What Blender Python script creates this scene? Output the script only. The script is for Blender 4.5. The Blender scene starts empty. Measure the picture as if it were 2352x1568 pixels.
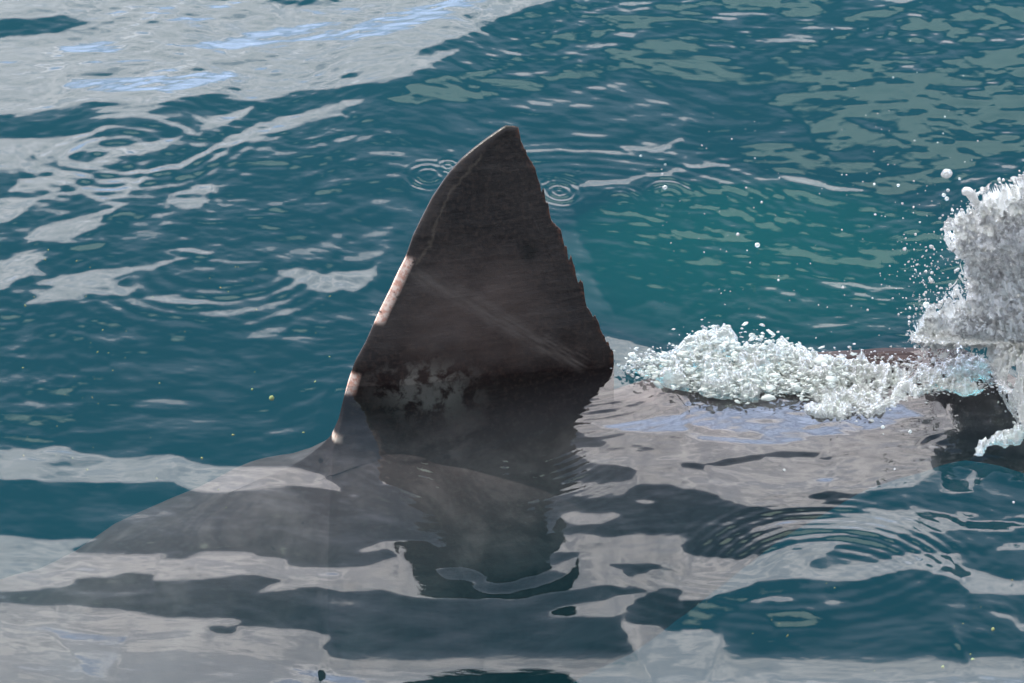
import bpy, math, random
import numpy as np

random.seed(4)
scene = bpy.context.scene
R = math.radians

# ------------------------------------------------------------------ camera
DEP = 27.0            # degrees looking down
DIST = 10.0
LENS = 138.46
cam_data = bpy.data.cameras.new('camera')
cam = bpy.data.objects.new('camera', cam_data)
scene.collection.objects.link(cam)
scene.camera = cam
CAM = np.array([0.0, -DIST * math.cos(R(DEP)), DIST * math.sin(R(DEP))])
cam.location = CAM
cam.rotation_euler = (R(90 - DEP), 0, 0)
cam_data.lens = LENS
cam_data.sensor_width = 36
cam_data.clip_start = 0.1
cam_data.clip_end = 5000

# ------------------------------------------------------------------ sun + sky
SUN_EL, SUN_AZ = 50.0, -70.0     # azimuth from +Y towards +X, degrees
sun_dir = np.array([math.sin(R(SUN_AZ)) * math.cos(R(SUN_EL)),
                    math.cos(R(SUN_AZ)) * math.cos(R(SUN_EL)), math.sin(R(SUN_EL))])
sd = bpy.data.lights.new('sun', 'SUN')
sd.energy = 5.0
sd.angle = R(0.5)
sd.color = (1.0, 0.93, 0.84)
sun = bpy.data.objects.new('sun', sd)
scene.collection.objects.link(sun)
from mathutils import Vector
sun.rotation_euler = Vector(sun_dir).to_track_quat('Z', 'Y').to_euler()
sun.location = (0, 0, 20)

scene.view_settings.view_transform = 'Standard'
scene.view_settings.look = 'None'
scene.view_settings.exposure = 0.0
scene.view_settings.gamma = 1.0
scene.view_settings.use_curve_mapping = False
scene.cycles.use_denoising = True
scene.cycles.max_bounces = 8
scene.cycles.diffuse_bounces = 4
scene.cycles.glossy_bounces = 3
scene.cycles.transmission_bounces = 6
scene.cycles.volume_bounces = 2
scene.cycles.transparent_max_bounces = 16
scene.cycles.sample_clamp_indirect = 6
scene.cycles.sample_clamp_direct = 30


class NT:
    """tiny helper for writing node graphs"""
    def __init__(s, tree):
        s.t = tree
        s.t.nodes.clear()

    def n(s, typ, props=None, **ins):
        nd = s.t.nodes.new(typ)
        for k, v in (props or {}).items():
            setattr(nd, k, v)
        for k, v in ins.items():
            key = int(k[1:]) if k[0] == 'i' and k[1:].isdigit() else k.replace('_', ' ')
            s.put(nd.inputs[key], v)
        return nd

    def put(s, sock, v):
        if isinstance(v, bpy.types.NodeSocket):
            s.t.links.new(v, sock)
        elif isinstance(v, bpy.types.Node):
            s.t.links.new(v.outputs[0], sock)
        else:
            sock.default_value = v

    def m(s, op, a, b=0.0, c=0.0, clamp=False):
        nd = s.t.nodes.new('ShaderNodeMath')
        nd.operation = op
        nd.use_clamp = clamp
        s.put(nd.inputs[0], a)
        s.put(nd.inputs[1], b)
        s.put(nd.inputs[2], c)
        return nd.outputs[0]

    def ss(s, x, lo, hi, a=0.0, b=1.0):
        nd = s.t.nodes.new('ShaderNodeMapRange')
        nd.interpolation_type = 'SMOOTHSTEP'
        s.put(nd.inputs[0], x)
        for i, v in enumerate((lo, hi, a, b)):
            s.put(nd.inputs[i + 1], v)
        return nd.outputs[0]

    def mix(s, f, a, b, blend='MIX'):
        nd = s.t.nodes.new('ShaderNodeMix')
        nd.data_type = 'RGBA'
        nd.blend_type = blend
        s.put(nd.inputs[0], f)
        s.put(nd.inputs[6], a)
        s.put(nd.inputs[7], b)
        return nd.outputs[2]

    def noise(s, vec, scale, detail=3, rough=0.5, dist=0.0):
        nd = s.t.nodes.new('ShaderNodeTexNoise')
        s.put(nd.inputs['Vector'], vec)
        nd.inputs['Scale'].default_value = scale
        nd.inputs['Detail'].default_value = detail
        nd.inputs['Roughness'].default_value = rough
        nd.inputs['Distortion'].default_value = dist
        return nd.outputs[0]


world = bpy.data.worlds.new('World')
scene.world = world
world.use_nodes = True
g = NT(world.node_tree)
sky = g.n('ShaderNodeTexSky', dict(sky_type='NISHITA', sun_disc=False,
          sun_elevation=R(SUN_EL), sun_rotation=R(SUN_AZ), air_density=1.0, dust_density=0.6))
tc = g.n('ShaderNodeTexCoord').outputs['Generated']
sep = g.n('ShaderNodeSeparateXYZ', Vector=tc)
vx, vy, vz = sep.outputs[0], sep.outputs[1], sep.outputs[2]
el = g.m('MULTIPLY', g.m('ARCSINE', vz), 57.2958)
stretch = g.n('ShaderNodeMapping', Vector=tc, Scale=(1.0, 1.0, 2.2)).outputs[0]
n1 = g.m('SUBTRACT', g.noise(stretch, 3.0, 5, 0.55), 0.5)
n2 = g.noise(stretch, 5.5, 6, 0.6, 0.6)
n3 = g.m('SUBTRACT', g.noise(stretch, 9.0, 5, 0.6), 0.5)
# how near the direction lies to the sun's side of the sky
sunaz = g.m('ADD', g.m('MULTIPLY', vx, math.sin(R(SUN_AZ * .2))), g.m('MULTIPLY', vy, math.cos(R(SUN_AZ * .2))))
near = g.ss(sunaz, -0.35, 0.75, 0.30, 1.0)
e1 = g.m('ADD', g.m('ADD', el, g.m('MULTIPLY', n1, 4.0)), g.m('MULTIPLY', n3, 4.0))
# cloud bank low over the sea, lit from behind
bank = g.ss(e1, 37.4, 40.0, 1.0, 0.0)
veil = g.ss(e1, 39.0, 45.5, 1.0, 0.0)
e2 = g.m('ADD', el, g.m('MULTIPLY', n3, 9.0))
gap = g.ss(e2, 22.0, 26.0, 1.0, 0.0)
gap = g.m('MULTIPLY', gap, g.ss(e2, 6.0, 11.0))
cloudc = g.mix(g.ss(n2, 0.35, 0.65), (5.05, 4.85, 4.95, 1), (6.3, 5.95, 6.0, 1))
bankc = g.mix(g.m('MULTIPLY', gap, 0.85), cloudc, (2.6, 3.3, 4.8, 1))
fine = g.n('ShaderNodeMapping', Vector=tc, Scale=(1.0, 1.0, 3.0)).outputs[0]
n4 = g.noise(fine, 12, 3, 0.55, 0.5)
bankc = g.mix(1.0, bankc, g.mix(g.ss(n4, 0.38, 0.62), (0.58, 0.61, 0.66, 1), (1.04, 1.04, 1.03, 1)), 'MULTIPLY')
skyc = g.mix(1.0, sky.outputs[0], (0.09, 0.09, 0.09, 1), 'MULTIPLY')
e3 = g.m('ADD', el, g.m('MULTIPLY', n3, 8.0))
high = g.m('MULTIPLY', g.ss(e3, 48.2, 51.4), g.ss(n2, 0.22, 0.45))
base = g.mix(g.m('MULTIPLY', veil, 0.34), skyc, (2.8, 2.9, 3.6, 1))
base = g.mix(g.m('MULTIPLY', high, 1.0), base, (3.0, 3.5, 2.9, 1))
base = g.mix(1.0, base, (0.26, 0.33, 0.42, 1), 'ADD')
col = g.mix(bank, base, bankc)
col = g.mix(1.0, col, g.n('ShaderNodeCombineXYZ', X=near, Y=near, Z=near), 'MULTIPLY')
bg = g.n('ShaderNodeBackground', Color=col, Strength=1.0)
g.n('ShaderNodeOutputWorld', Surface=bg)

# ------------------------------------------------------------------ numeric helpers
PX = 2.6 / 2352.0 / DIST          # pixel size at unit distance (pixels of a 2352 x 1568 picture)
CD, SD = math.cos(R(DEP)), math.sin(R(DEP))
FWD = np.array([0, CD, -SD]); UP = np.array([0, SD, CD])


def ray(px, py):
    px = np.asarray(px, float); py = np.asarray(py, float)
    a = (px - 1176) * PX; b = (784 - py) * PX
    return np.stack([a, CD + b * SD, -SD + b * CD], -1)


def ground(px, py, z=0.0):
    d = ray(px, py)
    t = (z - CAM[2]) / d[..., 2]
    return CAM + d * t[..., None]


def at_y(px, py, y):
    d = ray(px, py)
    t = (y - CAM[1]) / d[..., 1]
    return CAM + d * np.asarray(t)[..., None]


def project(x, y, z):
    dx, dy, dz = x - CAM[0], y - CAM[1], z - CAM[2]
    depth = dy * CD - dz * SD
    return 1176 + dx / depth / PX, 784 - (dy * SD + dz * CD) / depth / PX


def _hash(ix, iy, iz, seed):
    h = (ix * 374761393 + iy * 668265263 + iz * 2147483647 + seed * 1274126177) & 0xFFFFFFFF
    h = ((h ^ (h >> 13)) * 1274126177) & 0xFFFFFFFF
    h = ((h ^ (h >> 16)) * 2246822519) & 0xFFFFFFFF
    return ((h ^ (h >> 15)) & 0xFFFFFF) / float(0xFFFFFF)


def vnoise(x, y, seed=0, z=None):
    """smooth value noise in -1..1"""
    x, y = np.broadcast_arrays(np.asarray(x, float), np.asarray(y, float))
    ix = np.floor(x).astype(np.int64); iy = np.floor(y).astype(np.int64)
    fx = x - ix; fy = y - iy
    fx = fx * fx * fx * (fx * (fx * 6 - 15) + 10); fy = fy * fy * fy * (fy * (fy * 6 - 15) + 10)
    def plane(iz):
        a = _hash(ix, iy, iz, seed); b = _hash(ix + 1, iy, iz, seed)
        c = _hash(ix, iy + 1, iz, seed); d = _hash(ix + 1, iy + 1, iz, seed)
        return (a + (b - a) * fx) * (1 - fy) + (c + (d - c) * fx) * fy
    if z is None:
        return plane(np.int64(0)) * 2 - 1
    z = np.broadcast_to(np.asarray(z, float), x.shape)
    iz = np.floor(z).astype(np.int64); fz = z - iz; fz = fz * fz * (3 - 2 * fz)
    return (plane(iz) * (1 - fz) + plane(iz + 1) * fz) * 2 - 1


def fbm(x, y, octaves=4, seed=0, gain=0.5, z=None):
    s = 0; a = 1.0; t = 0; f = 1.0
    for o in range(octaves):
        s = s + a * vnoise(x * f, y * f, seed + o * 17, None if z is None else z * f)
        t += a; a *= gain; f *= 2.03
    return s / t


# ------------------------------------------------------------------ shape of the sea
# Facets of the swell, drawn as outlines on the water.  Each carries the height in the sky
# (degrees) that the facet is turned towards, i.e. how far it leans to or from the boat.
LV = dict(Q=47.6, L=25.2, K=21.5, B=32.0, C=36.3, M=40.4, T=45.2, S=46.0, H=48.9, D=52.2)
OFF = {'11': (0, 0), '12': (784, 0), '13': (1568, 0), '21': (0, 523), '22': (784, 523), '23': (1568, 523),
       '31': (0, 1045), '32': (784, 1045), '33': (1568, 1045)}
FACETS = """
22 Q -40,1300 300,1340 600,1380 1000,1300 1300,1150 1480,1300 1450,1600 1400,2100 1250,2400 500,2420 -20,2380 -160,2100 -200,1700
11 B 0,0 2351,0 2351,850 2100,870 1900,920 1700,950 1660,905 1500,892 1350,905 1250,930 1150,965 1000,972 800,968 560,945 400,965 200,1020 0,1085
12 B -5,0 2356,0 2356,70 2100,100 1800,150 1400,255 1200,320 1050,390 850,490 700,540 560,580 500,640 700,600 830,585 700,660 500,750 300,815 0,840
11 T 0,95 140,72 100,110 0,130
11 T 40,160 130,105 300,95 470,125 470,145 330,160 260,165 200,150 60,165
11 T 500,150 600,125 610,135 520,160
11 T 720,15 800,0 790,20 730,25
11 T 880,0 950,20 1050,45 980,45 900,25
11 T 1440,30 1550,5 1650,40 1780,45 1680,70 1600,40
11 T 1930,32 2080,36 2060,48 1940,44
11 T 1900,75 2060,85 2050,94 1910,87
11 T 0,400 200,355 430,350 640,400 500,430 400,465 150,480 0,525
11 T 1850,245 1930,240 1900,205 2060,215 2100,200 2180,215 2100,245 2040,260 1960,290 1940,262
11 T 2040,295 2120,245 2290,205 2200,250
11 K 380,560 700,530 940,565 800,600 500,600
11 K 430,860 520,800 1000,760 1400,740 1700,750 1500,820 1200,880 900,880
11 K 1350,560 1500,510 1700,470 1950,420 2351,380 2351,530 2000,520 1700,570 1450,585
11 K 1750,150 2351,100 2351,180 1900,180
11 K 1100,380 1350,340 1600,330 1400,390
11 B 90,1060 200,1005 380,975 560,960 400,990 220,1035
11 B 560,1000 780,985 1080,976 1190,995 1000,1004 920,1020 700,1010
11 B 610,1062 750,1040 1010,1020 1100,1048 1250,1105 1340,1150 1345,1188 1300,1185 1240,1130 1120,1085 1000,1056 800,1060
11 B 1350,1050 1430,1080 1620,1020 1760,975 1700,1040 1500,1130 1430,1140 1370,1135 1400,1110
11 B 0,1240 250,1195 480,1190 640,1165 720,1200 740,1270 900,1250 1260,1200 1160,1280 1000,1310 850,1330 700,1345 880,1350 720,1380 850,1385 640,1420 480,1395 340,1355 250,1310 220,1320 330,1385 480,1430 400,1450 200,1440 0,1460
11 B 480,1430 660,1440 900,1430 1080,1418 1250,1368 1380,1318 1500,1250 1700,1150 1900,1070 2100,1020 2351,965 2351,1040 2200,1085 2080,1115 1900,1180 2050,1180 1900,1225 1650,1240 1500,1285 1400,1338 1250,1403 1080,1448 900,1458 720,1455 600,1490 430,1550 380,1575 60,1575 150,1500 300,1480
11 T 215,1315 340,1360 480,1398 640,1425 600,1438 450,1420 320,1390
11 T 480,1330 600,1290 720,1300 740,1330 620,1365 540,1355
11 B 1110,1440 1180,1433 1130,1452
11 B 500,1572 700,1500 900,1480 1110,1465 1000,1500 1030,1510 930,1575
11 T 420,1545 620,1478 760,1462 1000,1458 760,1480 620,1500 480,1550
11 B 1840,1280 1940,1273 1900,1288
11 B 2195,1250 2250,1243 2240,1262
11 B 2300,1235 2351,1220 2351,1245
11 B 1710,1382 1810,1360 1760,1382
11 B 1280,1570 1380,1520 1440,1515 1520,1570
12 T 1490,90 1640,50 1660,10 1750,-5 2200,-5 2080,10 1980,45 1880,35 1720,95 1600,80
12 T 850,110 940,110 960,80 1060,75 1100,45 1140,40 1190,65 1100,90 1040,105 960,110 980,130 930,130
12 T 700,155 800,160 820,140 900,150 800,172
12 T 1140,20 1200,0 1330,0 1250,15
12 T 0,212 200,188 210,202 0,230
12 T 270,188 390,165 380,182
12 T 260,150 300,136 365,140 340,154
12 T 950,290 980,272 1010,290 970,308
12 T 1085,278 1150,243 1150,262
12 T 800,362 960,332 960,347 850,366
12 T 640,440 750,420 740,434
12 T 0,770 80,740 160,745 120,780 0,790
12 K 0,450 300,340 700,260 1000,130 1350,60 1400,100 1200,180 900,280 600,400 300,500 0,530
12 K 1400,200 1700,130 2000,60 2351,20 2351,60 2050,90 1750,150 1480,220
12 D 1150,375 1250,320 1450,290 1800,275 1700,310 1500,340 1300,380
12 D 1900,160 2356,130 2356,340 2200,300 2100,250 1900,200
12 D 1680,225 1810,218 1780,248
12 D 1820,265 1920,248 1900,284
12 D 1160,595 1400,500 1700,400 1900,350 2300,360 2100,420 1830,440 1800,510 1640,530 1500,580 1250,600
12 D 320,950 480,900 470,820 700,760 950,740 1200,670 1250,620 1600,650 1500,670 1250,690 1100,740 1000,800 1150,790 1300,780 1700,680 1850,640 1800,570 2020,540 2100,500 2356,490 2356,770 2200,760 2000,700 1850,730 1800,790 1550,770 1400,850 1250,930 1150,900 900,960 650,960 540,985 400,970
12 D 2000,780 2100,780 2250,840 2100,830
12 B 0,945 160,940 80,980 0,1000
12 B 0,1043 90,1068 40,1084
12 B 0,1215 100,1190 90,1210 0,1240
12 B 70,1240 130,1215 250,1193 200,1217
12 B 300,1158 380,1163 340,1170
12 B 320,1213 410,1210 390,1227
12 B 2100,1300 2200,1240 2356,1165 2356,1212 2250,1262 2150,1308
12 M 1900,1250 2100,1150 2356,1050 2356,1180 2200,1250 2000,1320
12 B 1520,1562 1700,1508 1950,1478 2150,1438 2300,1418 2356,1420 2250,1448 2100,1474 1950,1504 1750,1534
13 B -5,0 380,0 170,40 -5,75
13 B 270,125 400,116 600,130 420,142 280,142
13 B 420,90 540,83 550,107 450,102
13 B 820,97 900,70 880,100
13 B 1000,100 1060,83 1040,106
13 B 1600,115 1640,118 1630,147 1600,132
13 B 1650,157 1740,143 1700,164
13 B 1400,248 1500,236 1600,210 1650,168 1610,225 1500,254
13 B 1810,195 1980,176 1900,204 1820,212
13 B 2100,142 2230,100 2351,93 2240,117 2130,148
13 B 2220,148 2351,123 2351,143 2250,156
13 M 210,410 300,375 480,355 380,405 280,420
13 M 580,530 680,485 870,460 1000,445 880,490 700,530
13 D -5,370 -5,270 150,230 400,215 700,220 640,270 800,220 950,190 1190,215 1100,250 950,310 880,370 720,385 640,330 300,330 200,370 80,360
13 D 1100,400 1200,330 1300,290 1530,290 1450,350 1300,390 1150,410
13 D 1100,470 1300,430 1400,418 1280,462 1180,497
13 D 1290,520 1420,470 1500,430 1640,350 1900,330 2000,270 2100,270 2351,300 2351,430 2200,400 2100,440 2050,470 1850,520 1790,520 1850,440 1700,420 1560,470 1420,510
13 D 680,590 800,560 1000,500 1120,490 1120,520 950,560 800,600
13 D 1300,680 1440,598 1600,608 1750,588 1730,618 1550,630 1430,630
13 D -5,450 150,550 240,580 -5,610 300,640 340,620 320,660 200,690 450,710 330,740 700,740 1000,710 1200,680 1250,650 1310,690 1500,700 1400,750 1700,720 1900,660 2150,610 2351,570 2351,1240 2100,1330 1950,1400 1850,1568 1500,1568 1000,1500 600,1420 400,1340 500,1230 900,1230 850,1080 700,1000 560,960 650,890 900,840 700,810 450,830 150,810 -5,790
13 T 1050,1040 1250,1060 1500,1150 1300,1140
13 T 1000,1300 1250,1270 1450,1300 1300,1370 1050,1360
13 T 1210,715 1310,715 1300,745 1240,745
22 H 1560,60 2000,0 2352,-60 2352,800 2150,760 1900,860 1800,700 1640,300
23 H -5,-60 600,-30 1500,90 1800,160 1850,300 1700,520 1500,640 1000,640 300,660 -5,720
13 B -5,1393 300,1380 330,1398 20,1412
13 B 600,1438 700,1456 900,1496 1100,1536 1300,1556 1200,1566 1000,1544 850,1510 700,1478
21 B 0,50 200,40 330,30 350,10 700,-5 920,-5 860,50 700,30 600,10 430,30 390,50 530,70 400,65 280,60 220,120 80,220 0,240
21 B 600,8 760,46 830,86 900,98 830,120 780,170 740,170 700,150 815,125 740,84 620,38
21 B 1140,60 1250,-5 1440,-5 1460,60 1380,110 1280,115 1200,100
21 M 1480,0 1530,10 1560,80 1500,80
21 B 200,330 300,250 480,210 600,170 700,165 720,200 690,260 600,285 520,310 600,320 480,320 540,350 380,340 290,350
21 B 0,500 60,480 100,440 300,430 320,480 270,500 290,550 370,580 230,590 130,610 110,640 40,690 0,690
21 B 200,650 400,610 650,540 900,520 1050,515 1200,490 1250,475 1140,432 1160,428 1280,462 1370,470 1200,505 1040,545 980,545 900,570 760,625 910,605 820,650 930,670 970,695 880,720 700,715 500,760 350,780 190,800 280,740 220,695 400,670 330,650
21 B 1230,410 1340,400 1400,420 1510,425 1450,445 1370,440 1260,430
21 B 1430,483 1600,486 1820,490 1800,502 1600,499 1460,494
21 B 1000,720 1120,735 1230,720 1350,755 1510,750 1380,795 1200,785 1080,760
21 B 1900,590 1960,550 2120,540 2200,565 2356,570 2356,705 2200,715 2100,660 2030,625 1960,600
22 B 0,568 140,560 260,540 240,640 100,705 0,700
21 M 900,1500 1050,1450 1260,1450 1400,1500 1300,1530 1080,1530
21 M 1700,1020 1850,930 2040,940 1930,1010 1880,1040
21 M 1500,800 2000,760 2050,850 1850,900 1500,870
21 M 230,80 480,80 480,180 300,240
21 M 870,220 1100,170 1230,220 1100,280 900,280
21 M 1850,450 2100,400 2356,300 2356,420 2100,500
22 M 0,400 200,300 330,260 330,420 200,500 0,480
31 B 0,225 250,230 420,210 550,250 700,270 800,300 1000,290 1200,260 1280,280 1310,320 1400,350 1600,360 1950,345 2100,370 2230,400 2250,450 2356,500 2356,525 2200,510 2050,490 1850,485 1650,510 1500,535 1350,525 1250,480 1240,460 1100,455 900,470 640,455 400,455 200,435 0,425
31 M 310,335 450,300 700,290 780,310 600,340 400,350
31 B 0,780 100,820 200,850 370,860 600,840 700,850 650,880 500,930 560,960 900,960 1100,970 1250,990 1400,950 1640,930 1750,940 1780,980 1990,985 1980,1040 2100,1055 2356,1060 2356,1215 2200,1180 2000,1210 1780,1225 1960,1150 1800,1110 1650,1100 1400,1150 1100,1155 1090,1110 900,1100 750,1130 540,1150 440,1205 260,1215 0,1235
31 T 1250,1067 1350,1048 1340,1072
31 L 400,1070 600,1055 740,1065 600,1085
31 L 2170,1100 2351,1095 2351,1125 2200,1125
31 B 0,1320 300,1310 500,1325 700,1345 870,1350 1000,1385 1150,1410 1400,1420 1620,1410 1690,1445 1600,1480 1480,1470 1440,1480 1500,1530 1600,1530 1660,1480 1750,1485 2050,1490 2180,1498 2270,1530 2180,1555 2120,1575 0,1575
31 L 180,1480 300,1460 550,1490 900,1550 700,1560 400,1510
22 C 1660,1050 1850,1010 2100,1080 2356,1190 2356,1572 1380,1572 1500,1420 1560,1280 1640,1180
32 C 1280,0 2356,-5 2356,520 2250,480 2070,470 1980,500 1960,560 1800,580 1600,575 1500,580 1350,560 1150,540 1090,510 1120,460 1140,380 1300,440 1600,470 1850,475 2000,450 2020,390 1990,360 1800,330 1560,270 1400,250 1180,225 1220,170 1400,170 1600,200 1780,210 1830,170 1700,150 1550,80 1450,30
32 C 290,430 350,410 500,415 600,460 800,490 1010,565 900,590 750,580 600,570 500,540 400,495 290,475
32 S 515,475 600,462 760,475 900,515 1010,562 900,576 740,566 600,530
32 C 40,560 80,540 140,555 80,575
32 C 1510,690 1600,680 1800,680 1900,665 1930,700 1800,750 1650,760 1510,715
32 B 2020,590 2100,580 2180,600 2080,630
32 C -5,1060 100,1040 250,1010 400,980 400,960 320,930 150,945 70,945 280,870 430,860 600,890 650,920 850,935 1100,940 1300,880 1450,820 1650,815 1850,840 2050,820 2356,830 2356,1195 2180,1195 2060,1280 1950,1350 1880,1400 1700,1405 1450,1395 1430,1370 1550,1320 1800,1290 1950,1250 2100,1220 1920,1200 1850,1175 1700,1190 1500,1220 1250,1270 900,1280 500,1260 380,1230 290,1200 150,1215 -5,1215
32 T 1200,1010 1300,960 1450,950 1620,960 1620,990 1450,1030 1250,1040
32 T 1820,1020 1950,1025 2200,1030 2220,1055 2000,1115 1950,1090 1960,1060
32 S 1000,990 1060,968 1140,975 1060,1002
32 S 670,1070 750,1050 880,1050 970,1080 1015,1110 990,1150 1100,1150 1300,1110 1440,1090 1550,1095 1530,1125 1350,1190 1150,1235 1000,1235 910,1200 940,1160 850,1145 720,1145
32 B 1930,1440 2000,1450 2200,1470 2356,1500 2356,1575 2180,1575
23 B -5,1260 300,1330 600,1330 800,1370 1150,1380 1400,1330 1560,1220 1400,1180 1400,1130 1700,1100 1900,1150 2000,1120 2200,1200 2351,1500 2351,1575 -5,1575
33 B -5,-5 2351,-5 2351,130 2200,200 2050,270 1930,310 1730,390 1560,480 1330,505 950,515 850,560 1000,590 800,620 620,635 300,595 180,540 50,515 -5,515
33 T -5,320 150,325 400,300 640,265 850,240 960,245 900,290 1060,255 1000,300 900,300 720,300 560,305 400,335 140,350 130,375 -5,372
33 T 1060,290 1100,278 1080,302
33 T 1620,215 1700,150 1880,70 1800,130 1680,200
33 T 1740,200 1850,130 2100,90 2150,95 2050,170 1900,240 1800,245
23 K -5,1300 300,1370 700,1400 1100,1410 1500,1480 1700,1575 -5,1575
33 K -5,-5 1600,-5 1450,60 1100,110 700,190 500,195 150,165 -5,150
33 B -5,60 300,100 600,140 400,150 -5,110
32 K 1700,60 2356,-10 2356,120 2000,110
33 S 820,77 900,60 990,48 900,74
33 K 900,432 1050,418 1000,447
33 B 400,800 650,740 900,730 1150,680 1300,650 1540,650 1560,630 1860,690 2000,730 2351,735 2200,770 2290,790 2050,800 1850,790 1700,820 1500,820 1430,870 1200,790 1000,790 750,790 600,850 430,890 560,820
33 B 760,875 860,840 970,850 960,870 800,895
33 B -5,950 120,970 300,1000 380,1000 700,930 1080,890 1020,960 900,1000 850,1060 950,1070 1200,1030 1500,980 1700,945 1900,945 1880,1040 2100,1110 2280,1150 2351,1130 2351,1270 2100,1240 1940,1250 1930,1170 1800,1130 1700,1100 1600,1080 1450,1100 1200,1160 1000,1160 800,1145 500,1170 400,1210 240,1240 200,1280 50,1305 -5,1300
33 T 2300,1195 2351,1188 2351,1212
33 B 2110,930 2200,890 2351,850 2351,900 2250,930
33 B 2130,700 2351,665 2351,690 2200,710
33 B 1870,670 2030,685 1950,700
33 B 2060,300 2200,300 2351,340 2351,460 2230,450 2290,400 2150,370 2100,390 2000,470 1990,520 1850,545 1760,520 1800,480 1950,430 2000,380 1950,340
33 B 440,1300 570,1250 770,1285 650,1300 600,1295 520,1315
33 B 900,1300 1000,1293 1150,1288 1020,1314
33 B -5,1480 180,1490 270,1535 200,1560 100,1575 -5,1575
33 B 2050,1370 2200,1390 2260,1420 2130,1400
33 B 2260,1460 2351,1430 2351,1520 2300,1500
33 M 1450,1490 1700,1440 1600,1500
33 D 550,1390 800,1340 900,1400 1000,1410 800,1480 620,1490
33 H 0,1400 240,1250 500,1180 750,1160 820,1200 600,1260 420,1300 300,1400 0,1460
33 D 1750,1575 1850,1520 2050,1575
"""
PAD = 60
RS = 0.5                                   # raster: half of the 2352-pixel grid
RW, RH = int(2352 * RS) + 2 * PAD, int(1568 * RS) + 2 * PAD
target = np.full((RH, RW), LV['T'])
ras = np.arange(RW)


def fill(pts, value, arr):
    P = [((x * RS) + PAD, (y * RS) + PAD) for x, y in pts]
    # stretch shapes that touch the picture's edge a little beyond it
    P = [(x - PAD if x <= PAD + 1 else x + PAD if x >= RW - PAD - 3 else x,
          y - PAD if y <= PAD + 1 else y + PAD if y >= RH - PAD - 3 else y) for x, y in P]
    ys = [p[1] for p in P]
    for r in range(max(0, int(min(ys))), min(RH, int(max(ys)) + 2)):
        yc = r + 0.5
        xs = []
        for (x0, y0), (x1, y1) in zip(P, P[1:] + P[:1]):
            if (y0 <= yc) != (y1 <= yc):
                xs.append(x0 + (yc - y0) * (x1 - x0) / (y1 - y0))
        xs.sort()
        for a, b in zip(xs[::2], xs[1::2]):
            i, j = max(0, int(round(a))), min(RW, int(round(b)))
            if j > i:
                arr[r, i:j] = value


for line in FACETS.strip().splitlines():
    w = line.split()
    ox, oy = OFF[w[0]]
    fill([(float(q.split(',')[0]) / 3 + ox, float(q.split(',')[1]) / 3 + oy) for q in w[2:]], LV[w[1]], target)


def blur(a, n):
    for ax in (0, 1):
        k = np.hanning(2 * n + 3)[1:-1]; k /= k.sum()
        p = np.pad(a, [(n, n) if i == ax else (0, 0) for i in range(2)], mode='edge')
        out = 0
        for i, w in enumerate(k):
            out = out + w * (p[i:i + a.shape[0]] if ax == 0 else p[:, i:i + a.shape[1]])
        a = out
    return a


target = blur(target, 2)


def bilinear(a, u, v):
    u = np.clip(u, 0, a.shape[1] - 1.001); v = np.clip(v, 0, a.shape[0] - 1.001)
    i = u.astype(int); j = v.astype(int); fu = u - i; fv = v - j
    return (a[j, i] * (1 - fu) + a[j, i + 1] * fu) * (1 - fv) + (a[j + 1, i] * (1 - fu) + a[j + 1, i + 1] * fu) * fv


# ripples: rings from drops and the wake of the fin  (pixel centre, radius, wavelength, slope)
RINGS = [(985, 403, 0.060, 0.023, 0.27), (1030, 380, 0.035, 0.021, 0.2), (1285, 440, 0.062, 0.023, 0.27),
         (1250, 415, 0.03, 0.021, 0.12), (1425, 462, 0.07, 0.024, -0.15), (1535, 452, 0.08, 0.024, -0.15),
         (1328, 394, 0.014, 0.018, 0.10), (2128, 1210, 0.028, 0.018, 0.09), (2085, 60, 0.09, 0.05, 0.07),
         (250, 370, 0.20, 0.055, 0.10)]
GX0, GX1, GY0, GY1 = -2.6, 2.6, -4.2, 5.4
NX, NY = 1300, 2100
gx = np.linspace(GX0, GX1, NX, endpoint=False); gy = np.linspace(GY0, GY1, NY, endpoint=False)
X, Y = np.meshgrid(gx, gy)
dx_, dy_ = gx[1] - gx[0], gy[1] - gy[0]

# fine ripples riding on the swell (metres)
def ripples(x, y):
    wx = x + 0.05 * vnoise(x * 3, y * 3, 5); wy = y + 0.05 * vnoise(x * 3, y * 3, 6)
    amt = 0.35 + 0.65 * np.clip(0.5 + 0.9 * fbm(x * 1.3, y * 1.0, 2, 44), 0, 1)
    calm = 1 - 0.6 * np.exp(-(((x - 0.0) / 1.6) ** 2 + ((y + 1.2) / 0.75) ** 2))       # slick water over the shark
    far = 1 + 1.1 * np.clip((y - 0.3) / 1.5, 0, 1)
    a = amt * calm * far
    h = 0.0014 * fbm(wx * 5.0, wy * 8, 2, 60)
    h = h + a * (0.0013 * fbm(wx * 11, wy * 19, 2, 70) + 0.00042 * fbm(wx * 26 + 0.3 * wy * 20, wy * 44, 2, 80))
    return h


calm_xy = ripples(X, Y)
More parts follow.
